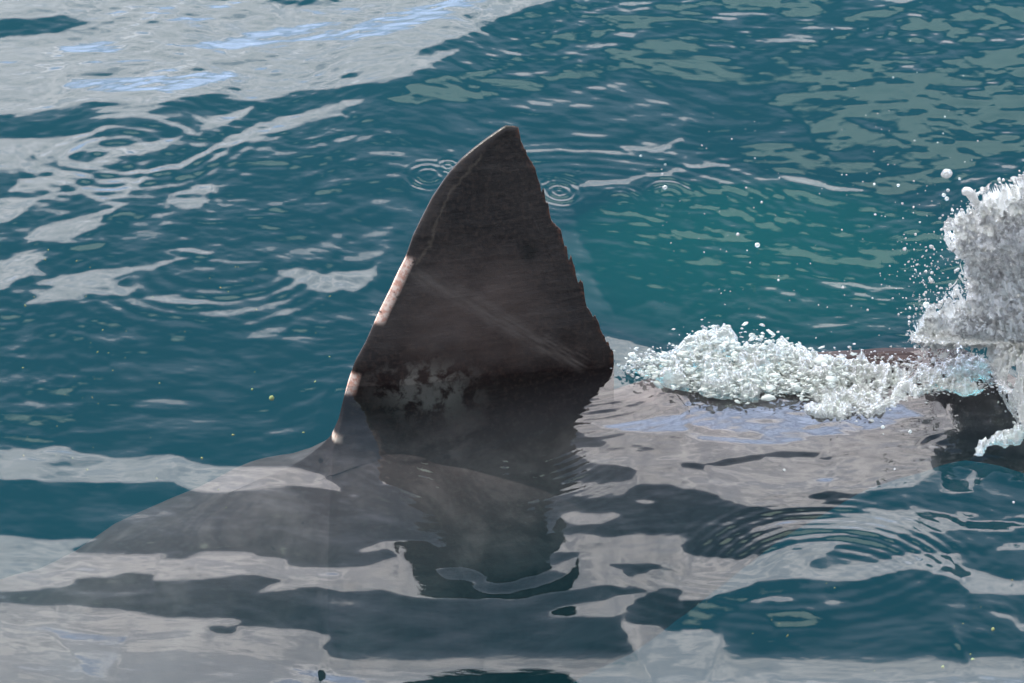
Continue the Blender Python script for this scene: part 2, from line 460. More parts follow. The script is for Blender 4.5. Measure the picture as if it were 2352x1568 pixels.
# curved wavelets spreading from the rear of the fin and from the tail
for (cx, cy, r0, wid, lam, sl, a0, a1) in [(0.16, -0.10, 0.32, 0.13, 0.030, 0.035, -140, 20),
                                         (0.62, -0.62, 0.55, 0.10, 0.034, 0.03, -140, -20),
                                         (-0.05, -0.3, 0.36, 0.13, 0.026, 0.085, -140, -40),
                                         (-0.75, 0.35, 0.30, 0.12, 0.05, 0.05, -170, -10),
                                         (0.25, 0.25, 0.55, 0.12, 0.034, 0.03, 20, 150),
                                         (0.75, -1.15, 0.3, 0.12, 0.032, 0.08, 20, 160),
                                         (-1.0, 0.95, 0.3, 0.1, 0.045, 0.05, 180, 360)]:
    r = np.hypot(X - cx, Y - cy); k = 2 * math.pi / lam
    ang = (np.degrees(np.arctan2(Y - cy, X - cx)) - a0) % 360
    aw = np.clip(np.minimum(ang, (a1 - a0) - ang) / 25.0, 0, 1)
    r = r + 0.03 * vnoise(X * 3, Y * 3, 9)
    calm_xy += sl / k * np.cos(k * r) * np.exp(-((r - r0) / wid) ** 2) * aw

# swell: integrate the wanted lean of the facets to heights (least squares in Fourier space)
kx = 2 * np.pi * np.fft.fftfreq(NX, dx_); ky = 2 * np.pi * np.fft.fftfreq(NY, dy_)
KX, KY = np.meshgrid(kx, ky)
LAM = 0.02
den = KY ** 2 + LAM * KX ** 2 + 0.02
den[0, 0] = 1.0
H = np.zeros_like(X)
warpx = 9 * fbm(X * 9, Y * 9, 3, 21) + 5 * vnoise(X * 9, Y * 46, 22); warpy = 6 * fbm(X * 5, Y * 22, 3, 31) + 4.0 * fbm(X * 14, Y * 50, 2, 35)
for it in range(4):
    U, V = project(X, Y, H)
    tgt = bilinear(target, (U + warpx) * RS + PAD, (V + warpy) * RS + PAD)
    horiz = np.hypot(X - CAM[0], Y - CAM[1]); dep = np.degrees(np.arctan2(CAM[2] - H, horiz))
    slope = np.tan(np.radians((tgt - dep) / 2))
    # outside the picture: fade to a gentle swell that closes the columns
    inside = np.clip(np.minimum(V + 110, 1678 - V) / 90.0, 0, 1)
    inside = np.where((Y < -2.6) | (Y > 3.6), 0, inside)
    slope = slope * inside
    rest = (1 - inside) + 1e-6
    slope -= rest * (slope.sum(0) / rest.sum(0))
    slope = slope * np.clip((2.55 - np.abs(X)) / 0.7, 0, 1)
    F = np.fft.fft2(slope)
    Hn = np.real(np.fft.ifft2(-1j * KY * F / den))
    H = Hn
H = H - H[(np.abs(Y + 0.3) < 0.4) & (np.abs(X) < 0.8)].mean()
H = H + calm_xy
print('sea height range', H.min(), H.max())


def sea(x, y):
    return bilinear(H, (np.asarray(x, float) - GX0) / dx_, (np.asarray(y, float) - GY0) / dy_)


RH_ = np.zeros_like(H)
for (px_, py_, r0, lam, sl) in RINGS:
    c = ground(px_, py_)
    for _ in range(12):
        c = ground(px_, py_, float(sea(c[0], c[1])))
    r = np.hypot(X - c[0], Y - c[1]); k = 2 * math.pi / lam
    r = r * (1 + 0.10 * vnoise((X - c[0]) * 9, (Y - c[1]) * 9, int(px_)))
    env = np.exp(-((r - r0 * 0.6) / (r0 * 0.5)) ** 2) * (0.65 + 0.5 * vnoise((X - c[0]) * 22, (Y - c[1]) * 22, int(px_) + 1))
    if sl < 0:
        env = env * np.clip((Y - c[1]) / (r0 * .5), 0, 1)
    RH_ += sl / k * np.cos(k * r) * env
H = H + RH_

# ------------------------------------------------------------------ mesh helper
def mesh_obj(name, verts, faces, mat, parent=None, smooth=True):
    me = bpy.data.meshes.new(name)
    if isinstance(faces, np.ndarray):
        nf, k = faces.shape
        me.vertices.add(len(verts)); me.vertices.foreach_set('co', np.asarray(verts, np.float32).ravel())
        me.loops.add(nf * k); me.loops.foreach_set('vertex_index', faces.astype(np.int32).ravel())
        me.polygons.add(nf)
        me.polygons.foreach_set('loop_start', np.arange(0, nf * k, k, dtype=np.int32))
        me.polygons.foreach_set('loop_total', np.full(nf, k, np.int32))
        me.update(calc_edges=True)
    else:
        me.from_pydata([tuple(v) for v in verts], [], faces)
    me.validate()
    if smooth:
        me.polygons.foreach_set('use_smooth', np.ones(len(me.polygons), bool))
    me.materials.append(mat)
    o = bpy.data.objects.new(name, me)
    scene.collection.objects.link(o)
    if parent:
        o.parent = parent
    return o


def grid_faces(nr, nc, wrap=False):
    i = np.arange(nr - 1)[:, None]; j = np.arange(nc if wrap else nc - 1)[None, :]
    j2 = (j + 1) % nc
    return np.stack([i * nc + j, i * nc + j2, (i + 1) * nc + j2, (i + 1) * nc + j], -1).reshape(-1, 4)


# ------------------------------------------------------------------ materials
def water_material():
    m = bpy.data.materials.new('sea_water'); m.use_nodes = True
    g = NT(m.node_tree)
    geo = g.n('ShaderNodeNewGeometry')
    bump_n = g.noise(g.n('ShaderNodeMapping', Vector=geo.outputs['Position'], Scale=(1, 1.7, 1)).outputs[0], 55, 3, 0.55)
    bump = g.n('ShaderNodeBump', Strength=1.0, Distance=0.0001, Height=bump_n)
    dot = g.n('ShaderNodeVectorMath', dict(operation='DOT_PRODUCT'), i0=bump.outputs[0], i1=geo.outputs['Incoming'])
    c = g.m('ABSOLUTE', dot.outputs['Value'])
    f = g.m('POWER', g.m('SUBTRACT', 1.0, c, clamp=True), 5.0)
    f = g.m('MULTIPLY_ADD', f, 1.1, 0.026, clamp=True)
    gl = g.n('ShaderNodeBsdfGlossy', Color=(1, 1, 1, 1), Roughness=0.015, Normal=bump)
    tr = g.n('ShaderNodeBsdfTransparent', Color=(1, 1, 1, 1))
    mx = g.n('ShaderNodeMixShader', i0=f, i1=tr, i2=gl)
    va = g.n('ShaderNodeVolumeAbsorption', Color=(0.12, 0.60, 0.66, 1), Density=0.62)
    vs = g.n('ShaderNodeVolumeScatter', Color=(0.10, 0.78, 0.98, 1), Density=0.040, Anisotropy=0.0)
    ad = g.n('ShaderNodeAddShader', i0=va, i1=vs)
    g.n('ShaderNodeOutputMaterial', Surface=mx, Volume=ad)
    return m


def shark_material():
    m = bpy.data.materials.new('shark_skin'); m.use_nodes = True
    g = NT(m.node_tree)
    geo = g.n('ShaderNodeNewGeometry')
    at = g.n('ShaderNodeAttribute', dict(attribute_name='skin'))
    sp = g.n('ShaderNodeSeparateColor', Color=at.outputs['Color'])
    pos = geo.outputs['Position']
    a = g.noise(pos, 7, 5, 0.6, 0.4); b = g.noise(pos, 90, 4, 0.6); c = g.noise(pos, 420, 2, 0.5)
    streak = g.noise(g.n('ShaderNodeMapping', Vector=pos, Rotation=(0, R(-38), 0), Scale=(5, 5, 30)).outputs[0], 2.2, 3, 0.6)
    col = g.mix(g.ss(a, 0.35, 0.68), (0.009, 0.007, 0.008, 1), (0.019, 0.015, 0.015, 1))
    col = g.mix(g.m('MULTIPLY', g.ss(streak, 0.5, 0.72), 0.3), col, (0.04, 0.034, 0.032, 1))
    zz = g.n('ShaderNodeSeparateXYZ', Vector=pos).outputs[2]
    painted_sheen = g.n('ShaderNodeAttribute', dict(attribute_name='painted_sheen')).outputs['Fac']
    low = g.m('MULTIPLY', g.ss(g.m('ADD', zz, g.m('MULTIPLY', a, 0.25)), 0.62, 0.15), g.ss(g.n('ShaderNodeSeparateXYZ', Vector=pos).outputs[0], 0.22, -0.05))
    low = g.m('MULTIPLY', painted_sheen, g.ss(a, 0.25, 0.7, 0.55, 1.0))
    col = g.mix(g.m('MULTIPLY', low, 0.85), col, (0.075, 0.055, 0.051, 1))  # paler mid-fin: light reflected from foam and water, put into the skin colour
    col = g.mix(g.m('MULTIPLY', g.ss(b, 0.45, 0.7), 0.25), col, (0.07, 0.045, 0.037, 1))
    col = g.mix(g.m('MULTIPLY', g.ss(c, 0.5, 0.7), 0.25), col, (0.012, 0.010, 0.010, 1))
    # body below the back is paler grey
    body = g.mix(g.ss(a, 0.3, 0.7), (0.045, 0.034, 0.037, 1), (0.098, 0.076, 0.080, 1))
    body = g.mix(g.ss(g.noise(pos, 3.2, 6, 0.7, 1.2), 0.42, 0.6), body, (0.050, 0.039, 0.043, 1))
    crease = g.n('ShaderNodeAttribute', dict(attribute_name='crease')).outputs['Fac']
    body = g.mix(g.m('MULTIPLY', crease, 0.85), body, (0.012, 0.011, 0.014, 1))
    body = g.mix(g.m('MULTIPLY', g.ss(b, 0.5, 0.7), 0.3), body, (0.09, 0.078, 0.075, 1))
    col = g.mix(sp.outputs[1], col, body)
    mk = g.n('ShaderNodeAttribute', dict(attribute_name='marks'))
    ms = g.n('ShaderNodeSeparateColor', Color=mk.outputs['Color'])
    col = g.mix(g.m('MULTIPLY', ms.outputs[0], 0.35), col, (0.105, 0.085, 0.07, 1))
    col = g.mix(g.m('MULTIPLY', ms.outputs[1], 0.8), col, (0.006, 0.005, 0.005, 1))
    col = g.mix(g.m('MULTIPLY', ms.outputs[2], 0.6), col, (0.115, 0.10, 0.095, 1))
    col = g.mix(g.m('MULTIPLY', mk.outputs['Alpha'], g.m('MULTIPLY', g.ss(b, 0.4, 0.7), 0.6)), col, (0.16, 0.06, 0.035, 1))
    # scraped pink and cream skin along the front edge, pale blotches low on the fin
    pk = g.mix(g.ss(b, 0.35, 0.6), (0.62, 0.33, 0.26, 1), (0.80, 0.62, 0.55, 1))
    sc = g.m('MULTIPLY', sp.outputs[0], g.ss(g.noise(pos, 30, 3, 0.6), 0.28, 0.42))
    col = g.mix(sc, col, pk)
    bl = g.m('MULTIPLY', sp.outputs[2], g.ss(g.noise(pos, 24, 4, 0.6, 0.3), 0.44, 0.60))
    col = g.mix(bl, col, (0.10, 0.095, 0.09, 1))
    h = g.m('ADD', g.m('MULTIPLY', b, 0.5), g.m('ADD', g.m('MULTIPLY', c, 0.3), streak))
    bump = g.n('ShaderNodeBump', Strength=0.5, Distance=0.0025, Height=h)
    p = g.n('ShaderNodeBsdfPrincipled', Base_Color=col, Roughness=g.ss(b, 0.3, 0.7, 0.28, 0.5), Normal=bump)
    g.put(p.inputs['Specular IOR Level'], g.m('MULTIPLY', at.outputs['Alpha'], 0.4))
    g.n('ShaderNodeOutputMaterial', Surface=p)
    return m


def foam_material(name, base, rough, clear, shine=0.10):
    m = bpy.data.materials.new(name); m.use_nodes = True
    g = NT(m.node_tree)
    pos = g.n('ShaderNodeNewGeometry').outputs['Position']
    n = g.noise(pos, 130, 4, 0.7, 0.6)
    n2 = g.noise(pos, 45, 4, 0.65)
    col = g.mix(g.ss(n2, 0.38, 0.6), (base * .7, base * .74, base * .74, 1), (base, base, base, 1))
    bump = g.n('ShaderNodeBump', Strength=1.0, Distance=0.012, Height=n)
    d = g.n('ShaderNodeBsdfDiffuse', Color=col, Normal=bump)
    t = g.n('ShaderNodeBsdfTranslucent', Color=(base, base, base, 1), Normal=bump)
    gl = g.n('ShaderNodeBsdfGlossy', Color=(1, 1, 1, 1), Roughness=rough, Normal=bump)
    dt = g.n('ShaderNodeMixShader', i0=0.8, i1=d, i2=t)
    tp = g.n('ShaderNodeBsdfTransparent', Color=(0.97, 1, 1, 1))
    dt = g.n('ShaderNodeMixShader', i0=clear, i1=dt, i2=tp)
    fr = g.m('ADD', g.n('ShaderNodeFresnel', IOR=1.4, Normal=bump).outputs[0], shine)
    mx = g.n('ShaderNodeMixShader', i0=fr, i1=dt, i2=gl)
    g.n('ShaderNodeOutputMaterial', Surface=mx)
    return m


def clear_drop_material():
    m = bpy.data.materials.new('clear_water_drop'); m.use_nodes = True
    g = NT(m.node_tree)
    p = g.n('ShaderNodeBsdfPrincipled', Base_Color=(0.9, 0.95, 0.95, 1), Roughness=0.05, IOR=1.33)
    p.inputs['Transmission Weight'].default_value = 0.65
    g.n('ShaderNodeOutputMaterial', Surface=p)
    return m


M_water = water_material()
M_shark = shark_material()
M_foam = foam_material('white_foam', 1.0, 0.10, 0.22, 0.20)
M_wake = foam_material('wake_foam', 1.0, 0.04, 0.52, 0.26)
M_bead = foam_material('bright_froth', 1.0, 0.06, 0.12, 0.2)
M_drop = clear_drop_material()

# ------------------------------------------------------------------ the sea (closed body of water)
def axis(a, b, n, out0, out1, ns=34):
    core = np.linspace(a, b, n)
    st = core[1] - core[0]
    q = np.geomspace(st, abs(out1 - b), ns); p = np.geomspace(st, abs(a - out0), ns)
    return np.concatenate([(a - p)[::-1], core, b + q])


ix = np.where(np.abs(gx) < 1.73)[0]; iy = np.where((gy > -1.86) & (gy < 2.56))[0]
xs = axis(gx[ix[0]], gx[ix[-1]], len(ix), -70, 70)
ys = axis(gy[iy[0]], gy[iy[-1]], len(iy), -45, 160)
SX, SY = np.meshgrid(xs, ys)
core = np.clip(np.minimum(np.minimum(SX - GX0, GX1 - SX) / 0.35, np.minimum(SY + 2.9, 3.9 - SY) / 0.8), 0, 1)
core = np.clip(core * 1.4, 0, 1)
SZ = sea(SX, SY) * core + (1 - core) * 0.05 * (fbm(SX * 0.5, SY * 0.8, 4, 90) + 0.0)
r0_, c0_ = int(np.argmin(np.abs(ys - gy[iy[0]]))), int(np.argmin(np.abs(xs - gx[ix[0]])))
SZ[r0_:r0_ + len(iy), c0_:c0_ + len(ix)] = H[iy[0]:iy[-1] + 1, ix[0]:ix[-1] + 1]
far = np.clip((np.hypot(SX, SY) - 20) / 30, 0, 1)
SZ = SZ * (1 - far)
nr, nc = SX.shape
verts = np.stack([SX, SY, SZ], -1).reshape(-1, 3)
faces = grid_faces(nr, nc)
DEEP = -9.0
loop = ([(0, j) for j in range(nc)] + [(i, nc - 1) for i in range(1, nr)] +
        [(nr - 1, j) for j in range(nc - 2, -1, -1)] + [(i, 0) for i in range(nr - 2, 0, -1)])
top_idx = np.array([i * nc + j for i, j in loop])
low = verts[top_idx].copy(); low[:, 2] = DEEP
nl = len(low); base0 = len(verts)
low_idx = base0 + np.arange(nl)
skirt = np.stack([top_idx, low_idx, np.roll(low_idx, -1), np.roll(top_idx, -1)], -1)
cen = base0 + nl
verts = np.concatenate([verts, low, [[0, 0, DEEP]]])
bottom = np.stack([low_idx, np.full(nl, cen), np.full(nl, cen), np.roll(low_idx, -1)], -1)
me_faces = [tuple(f) for f in skirt] + [(int(low_idx[k]), cen, int(low_idx[(k + 1) % nl])) for k in range(nl)]
allf = np.concatenate([faces, skirt])
me = bpy.data.meshes.new('water')
nq = len(allf); nt = nl
tri = np.array([(low_idx[k], cen, low_idx[(k + 1) % nl]) for k in range(nl)])
me.vertices.add(len(verts)); me.vertices.foreach_set('co', verts.astype(np.float32).ravel())
me.loops.add(nq * 4 + nt * 3)
me.loops.foreach_set('vertex_index', np.concatenate([allf.ravel(), tri.ravel()]).astype(np.int32))
me.polygons.add(nq + nt)
me.polygons.foreach_set('loop_start', np.concatenate([np.arange(nq) * 4, nq * 4 + np.arange(nt) * 3]).astype(np.int32))
me.polygons.foreach_set('loop_total', np.concatenate([np.full(nq, 4), np.full(nt, 3)]).astype(np.int32))
me.update(calc_edges=True)
sm = np.zeros(nq + nt, bool); sm[:len(faces)] = True
me.polygons.foreach_set('use_smooth', sm)
me.materials.append(M_water)
water = bpy.data.objects.new('water', me); scene.collection.objects.link(water)
water['kind'] = 'structure'

# dark sea bed far below
m = bpy.data.materials.new('sea_bed'); m.use_nodes = True
g = NT(m.node_tree)
n = g.noise(g.n('ShaderNodeNewGeometry').outputs['Position'], 0.4, 5, 0.6)
g.n('ShaderNodeOutputMaterial', Surface=g.n('ShaderNodeBsdfDiffuse', Color=g.mix(n, (0.03, 0.05, 0.05, 1), (0.09, 0.11, 0.09, 1))))
bed = mesh_obj('sea_bed', [(-90, -60, DEEP - .5), (90, -60, DEEP - .5), (90, 190, DEEP - .5), (-90, 190, DEEP - .5)], [(0, 1, 2, 3)], m)
bed['kind'] = 'structure'

# ------------------------------------------------------------------ the shark
SPX = np.array([-3.0, -2.3, -1.29, -0.80, -0.458, -0.10, 0.246, 0.70, 1.18, 1.8, 2.4])
SPY = np.array([-1.25, -1.02, -0.64, -0.435, -0.30, -0.20, -0.123, -0.06, -0.02, 0.03, 0.06])


def spine_y(x):
    # smooth the polyline by averaging
    s = 0
    for o in np.linspace(-0.15, 0.15, 7):
        s = s + np.interp(x + o, SPX, SPY)
    return s / 7


OUT = [(0, 1330), (60, 1316), (160, 1265), (230, 1212), (330, 1170), (440, 1125), (480, 1105), (520, 1085), (560, 1070),
       (600, 1058), (660, 1048), (700, 1035), (740, 1015), (762, 998), (778, 960), (790, 910), (802, 867), (816, 827),
       (840, 783), (856, 747), (872, 711), (896, 663), (912, 627), (930, 592), (948, 540), (968, 499), (992, 452),
       (1016, 416), (1040, 384), (1060, 362), (1088, 338), (1120, 314), (1152, 292), (1162, 287), (1176, 288), (1191, 291),
       (1193, 304), (1196, 316), (1202, 322), (1208, 344), (1210, 358), (1216, 372), (1228, 384), (1234, 394), (1240, 408), (1243, 432),
       (1244, 437), (1251, 441), (1255, 458), (1264, 480), (1268, 497), (1274, 508), (1276, 516), (1288, 527), (1291, 544), (1296, 559), (1302, 565),
       (1304, 578), (1310, 587), (1314, 604), (1320, 615), (1323, 630), (1332, 639), (1338, 655), (1344, 683), (1347, 697), (1358, 706), (1362, 718),
       (1376, 735), (1380, 752), (1388, 767), (1391, 780), (1404, 795), (1408, 808), (1410, 819), (1411, 832)]
o_x, o_z = [], []
for (u, v) in OUT:
    d = ray(u, v)
    lo, hi = 5.0, 16.0
    for _ in range(50):
        t = (lo + hi) / 2
        p = CAM + d * t
        if p[1] < spine_y(p[0]):
            lo = t
        else:
            hi = t
    o_x.append(p[0]); o_z.append(p[2])
o_x = np.maximum.accumulate(np.array(o_x) + np.arange(len(o_x)) * 1e-6); o_z = np.array(o_z)
FOOT = 13                                     # index of the front foot of the fin
xf0, xf1 = o_x[FOOT], o_x[-1]
print('fin', xf0, xf1, o_z[FOOT], o_z[-1], o_z.max())
zr = -0.07
def sea_at_back(x):
    return float(sea(x, spine_y(np.array(x))))


print('sea on the back', [(x, round(sea_at_back(x), 3)) for x in (-1.2, -.8, -.46, -.3, 0, .25, .4, .6, .8, 1.0, 1.2, 1.5)])
back_x = np.concatenate([[-3.0, -2.3], o_x[:FOOT + 1], [xf1, 0.42, 0.55, 0.7, 0.95, 1.15, 1.5, 1.9, 2.4]])
back_z = np.concatenate([[-0.62, -0.52], o_z[:FOOT + 1], [min(zr, sea_at_back(xf1) - .05), sea_at_back(.42) - .05, sea_at_back(.55) - .03, sea_at_back(.7) - .004,
                         sea_at_back(.95) + .004, sea_at_back(1.15) - .01, -0.24, -0.40, -0.50]])


# the far flank shows above the ridge when seen from the boat, so the ridge lies a little lower than the outline
_b = np.interp(back_x, [-3.3, -3.1, -2.8, -2.2, -1.2, -0.3, 0.3], [0.02, 0.12, 0.24, 0.40, 0.50, 0.46, 0.34])
_c = _b * 0.98
back_z = back_z - np.where(back_x < xf1 + .1, (np.sqrt((_b * SD) ** 2 + (_c * CD) ** 2) - _c * CD) / CD, 0)
XR0 = o_x[FOOT - 6]


def back(x):
    return np.interp(x, back_x, back_z)


half_b = lambda x: np.interp(x, [-3.3, -3.1, -2.8, -2.2, -1.2, -0.3, 0.3, 0.9, 1.5, 2.1, 2.4], [0.02, 0.12, 0.24, 0.40, 0.50, 0.46, 0.34, 0.17, 0.08, 0.05, 0.03])
half_c = lambda x: half_b(x) * 0.98 + 0.015
# chord limits of the fin at each height
lead = [(z, x) for x, z in zip(o_x[FOOT:34], o_z[FOOT:34])]
trail = [(z, x) for x, z in zip(o_x[34:], o_z[34:])][::-1]
lead_z, lead_x = np.maximum.accumulate([a for a, _ in lead]), np.array([b for _, b in lead])
trail_z, trail_x = np.maximum.accumulate([a for a, _ in trail]), np.array([b for _, b in trail])
zt_tip = o_z.max()
rows = np.unique(np.concatenate([np.linspace(-3.3, xf0 - .5, 50), np.linspace(xf0 - .5, xf0 - .02, 60), np.linspace(xf0 - .02, xf1 + .02, 380), np.linspace(xf1 + .02, 2.4, 90)]))
n_low, n_fin = 40, 180
V = []; colr = []
for x in rows:
    ztop = back(max(x, -3.0)); c = half_c(x); b = half_b(x)
    zc = ztop - c
    infin = xf0 <= x <= xf1
    ramp = 0.0 if infin or x < XR0 or x > xf1 else float(np.clip((x - XR0) / (xf0 - XR0), 0, 1)) ** 1.5
    zf = np.interp(x, o_x, o_z) if infin else ztop
    if infin and x > o_x[36]:
        zf += 0.016 * float(vnoise(x * 170, 0.5, 91)) - 0.030 * max(0.0, float(vnoise(x * 80, 3.5, 92)) - .1)
    if ramp:
        zf = ztop + (float(np.interp(x, o_x, o_z)) - ztop) * ramp
    zf = max(zf, ztop)
    th = np.linspace(-math.pi / 2, math.pi / 2 * 0.93, n_low)
    zz = zc + c * np.sin(th); zlast = zz[-1]
    zs = np.concatenate([zz, zlast + (max(zf, zlast + 0.002) - zlast) * np.linspace(0, 1, n_fin + 1)[1:]])
    wb = b * np.sqrt(np.clip(1 - ((zs - zc) / c) ** 2, 0, 1))
    # fin thickness
    xl = np.interp(zs, lead_z, lead_x); xt = np.interp(zs, trail_z, trail_x)
    cc = np.clip((x - xl) / np.maximum(xt - xl, 0.005), 0, 1)
    frac = np.clip((zs - o_z[FOOT]) / (zt_tip - o_z[FOOT]), 0, 1)
    T = 0.052 * (1 - 0.72 * frac)
    wf = T * (1.9 * np.sqrt(cc) * (1 - cc) ** 1.15 + 0.055 * cc)
    flare = 0.085 * np.exp(-np.clip(zs - back(x), 0, 9) / 0.05) * np.clip(cc * 3, 0, 1) ** 2 * (3 - 2 * np.clip(cc * 3, 0, 1)) * np.sqrt(np.clip((1 - cc) * 2, 0, 1))
    low_ridge = 0.10 * np.exp(-np.clip(zs - back(x), 0, 9) / 0.035) * np.clip((zf - zs) / 0.03, 0, 1) ** .5
    wf = (wf + flare + low_ridge * np.clip(1 - (x - xf0) / .12, 0, 1)) if infin else low_ridge * ramp
    w = (wb ** 4 + wf ** 4) ** 0.25
    w[0] = 0.0; w[-1] = 0.0
    w[-2] = min(w[-2], w[-3] * 0.75 + 0.0005)
    yc = float(spine_y(np.array(x)))
    # gentle side bend of the tip and muscle relief
    rel = 0.005 * fbm(np.full_like(zs, x) * 9, zs * 9, 3, 12) + np.clip((back(x) - zs) / 0.15, 0, 1) * (0.04 * fbm(np.full_like(zs, x) * 2.6, zs * 3.5, 2, 15) + 0.014 * fbm(np.full_like(zs, x) * 9, zs * 7, 2, 16))
    w2 = np.where(w > 0.006, w + rel * np.clip(w / 0.02, 0, 1), w)
    V.append(np.concatenate([np.stack([np.full_like(zs, x), yc - w2, zs], -1), np.stack([np.full_like(zs, x), yc + w2, zs], -1)[-2:0:-1]]))
    # skin masks
    px_, py_ = project(np.full_like(zs, x), np.full_like(zs, yc), zs)
    edge = np.clip(1 - (x - xl) / 0.030, 0, 1) if infin else np.zeros_like(zs)
    scrape = edge * (np.clip((py_ - 585) / 12, 0, 1) * np.clip((742 - py_) / 12, 0, 1) + 0.8 * np.clip((py_ - 850) / 12, 0, 1) * np.clip((905 - py_) / 12, 0, 1)
                    + 0.5 * np.clip((py_ - 985) / 6, 0, 1) * np.clip((1004 - py_) / 6, 0, 1))
    scrape = np.clip(scrape * 1.8, 0, 1)
    pale = 1 - np.clip((zs - (back(x) + 0.0)) / 0.12, 0, 1)
    # wet and shiny only where the skin stands out of the water
    wet = np.clip((zs - sea_at_back(x) + 0.03 * vnoise(x * 22, zs * 30, 14)) / 0.13, 0, 1) if abs(x) < 2.4 else np.zeros_like(zs)
    blot = np.clip(1.5 * np.exp(-((px_ - 980) / 95) ** 2 - ((py_ - 878) / 48) ** 2), 0, 1)
    cl = np.stack([scrape, pale, blot, wet], -1)
    colr.append(np.concatenate([cl, cl[-2:0:-1]]))
V = np.array(V); ncol = V.shape[1]
shark_v = V.reshape(-1, 3)
sf = grid_faces(len(rows), ncol, wrap=True)
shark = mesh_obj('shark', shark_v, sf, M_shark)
ca = shark.data.color_attributes.new('skin', 'FLOAT_COLOR', 'POINT')
ca.data.foreach_set('color', np.array(colr).reshape(-1, 4).astype(np.float32).ravel())
shark['label'] = 'dark grey shark just under the surface with its ragged triangular dorsal fin raised'
shark['category'] = 'shark'


# marks on the fin: pale wavering line behind the front edge, dark round spot, muscle folds
mk = shark.data.color_attributes.new('marks', 'FLOAT_COLOR', 'POINT')
mx_, my_ = project(shark_v[:, 0], spine_y(shark_v[:, 0]), shark_v[:, 2])


def seg_dist(x, y, pts):
    d = np.full(x.shape, 1e9)
    for (x0, y0), (x1, y1) in zip(pts, pts[1:]):
        t = np.clip(((x - x0) * (x1 - x0) + (y - y0) * (y1 - y0)) / ((x1 - x0) ** 2 + (y1 - y0) ** 2), 0, 1)
        d = np.minimum(d, np.hypot(x - x0 - t * (x1 - x0), y - y0 - t * (y1 - y0)))
    return d


ux_, uy_ = project(shark_v[:, 0], shark_v[:, 1], shark_v[:, 2])
near_side = shark_v[:, 1] < spine_y(shark_v[:, 0])
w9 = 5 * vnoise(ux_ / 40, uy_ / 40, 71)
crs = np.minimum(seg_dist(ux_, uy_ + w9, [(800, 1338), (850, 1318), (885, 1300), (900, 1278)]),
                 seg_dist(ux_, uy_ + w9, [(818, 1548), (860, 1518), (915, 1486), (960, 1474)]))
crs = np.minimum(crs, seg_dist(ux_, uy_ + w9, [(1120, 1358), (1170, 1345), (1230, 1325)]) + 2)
to = shark.data.attributes.new('painted_sheen', 'FLOAT', 'POINT')
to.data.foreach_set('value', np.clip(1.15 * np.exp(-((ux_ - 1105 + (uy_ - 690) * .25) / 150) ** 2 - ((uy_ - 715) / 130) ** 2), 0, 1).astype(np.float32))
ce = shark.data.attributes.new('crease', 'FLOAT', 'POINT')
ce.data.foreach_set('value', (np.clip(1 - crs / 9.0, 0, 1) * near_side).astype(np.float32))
wob = 4 * vnoise(mx_ / 14, my_ / 9, 3) + 2 * vnoise(mx_ / 5, my_ / 4, 4)
line = np.clip(1.5 - seg_dist(mx_ + wob, my_, [(1105, 352), (1068, 395), (1030, 445), (1006, 500), (985, 560), (955, 600)]) / 3.0, 0, 1)
spot = np.clip(1.6 - np.hypot((mx_ + wob - 1216) / 17, (my_ - 573) / 21) , 0, 1)
fold = np.clip(1.3 - seg_dist(mx_, my_ + wob, [(960, 625), (1040, 660), (1120, 705), (1220, 770), (1330, 825)]) / 22.0, 0, 1) * (0.5 + 0.5 * vnoise((mx_ + my_ * 1.6) / 60, (my_ - mx_ * .6) / 5.0, 8))
rim = np.clip(1 - (np.interp(shark_v[:, 2], trail_z, trail_x) - shark_v[:, 0]) / 0.012, 0, 1) * (shark_v[:, 2] > -0.02) * (shark_v[:, 0] > 0) * (shark_v[:, 0] < xf1 + 0.005)
mk = shark.data.color_attributes['marks']
mk.data.foreach_set('color', np.stack([line, spot, fold, rim], -1).astype(np.float32).ravel())

# ------------------------------------------------------------------ splash, foam and spray
rng = np.random.default_rng(11)


def in_poly(x, y, pts):
    c = np.zeros(np.shape(x), bool)
    for (x0, y0), (x1, y1) in zip(pts, pts[1:] + pts[:1]):
        if y0 != y1:
            c ^= ((y0 > y) != (y1 > y)) & (x < (x1 - x0) * (y - y0) / (y1 - y0) + x0)
    return c


def ico(sub):
    t = (1 + 5 ** .5) / 2
    v = np.array([(-1, t, 0), (1, t, 0), (-1, -t, 0), (1, -t, 0), (0, -1, t), (0, 1, t), (0, -1, -t), (0, 1, -t), (t, 0, -1), (t, 0, 1), (-t, 0, -1), (-t, 0, 1)], float)
    f = np.array([(0, 11, 5), (0, 5, 1), (0, 1, 7), (0, 7, 10), (0, 10, 11), (1, 5, 9), (5, 11, 4), (11, 10, 2), (10, 7, 6), (7, 1, 8), (3, 9, 4), (3, 4, 2), (3, 2, 6), (3, 6, 8), (3, 8, 9), (4, 9, 5), (2, 4, 11), (6, 2, 10), (8, 6, 7), (9, 8, 1)])
    v /= np.linalg.norm(v, axis=1)[:, None]
    for _ in range(sub):
        nv = list(map(tuple, v)); mid = {}
        def mp(a, b):
            k = (min(a, b), max(a, b))
            if k not in mid:
                q = (np.array(nv[a]) + np.array(nv[b])); q /= np.linalg.norm(q); nv.append(tuple(q)); mid[k] = len(nv) - 1
            return mid[k]
        nf = []
        for a, b, c in f:
            ab, bc, cA = mp(a, b), mp(b, c), mp(c, a)
            nf += [(a, ab, cA), (b, bc, ab), (c, cA, bc), (ab, bc, cA)]
        v, f = np.array(nv), np.array(nf)
    return v, f


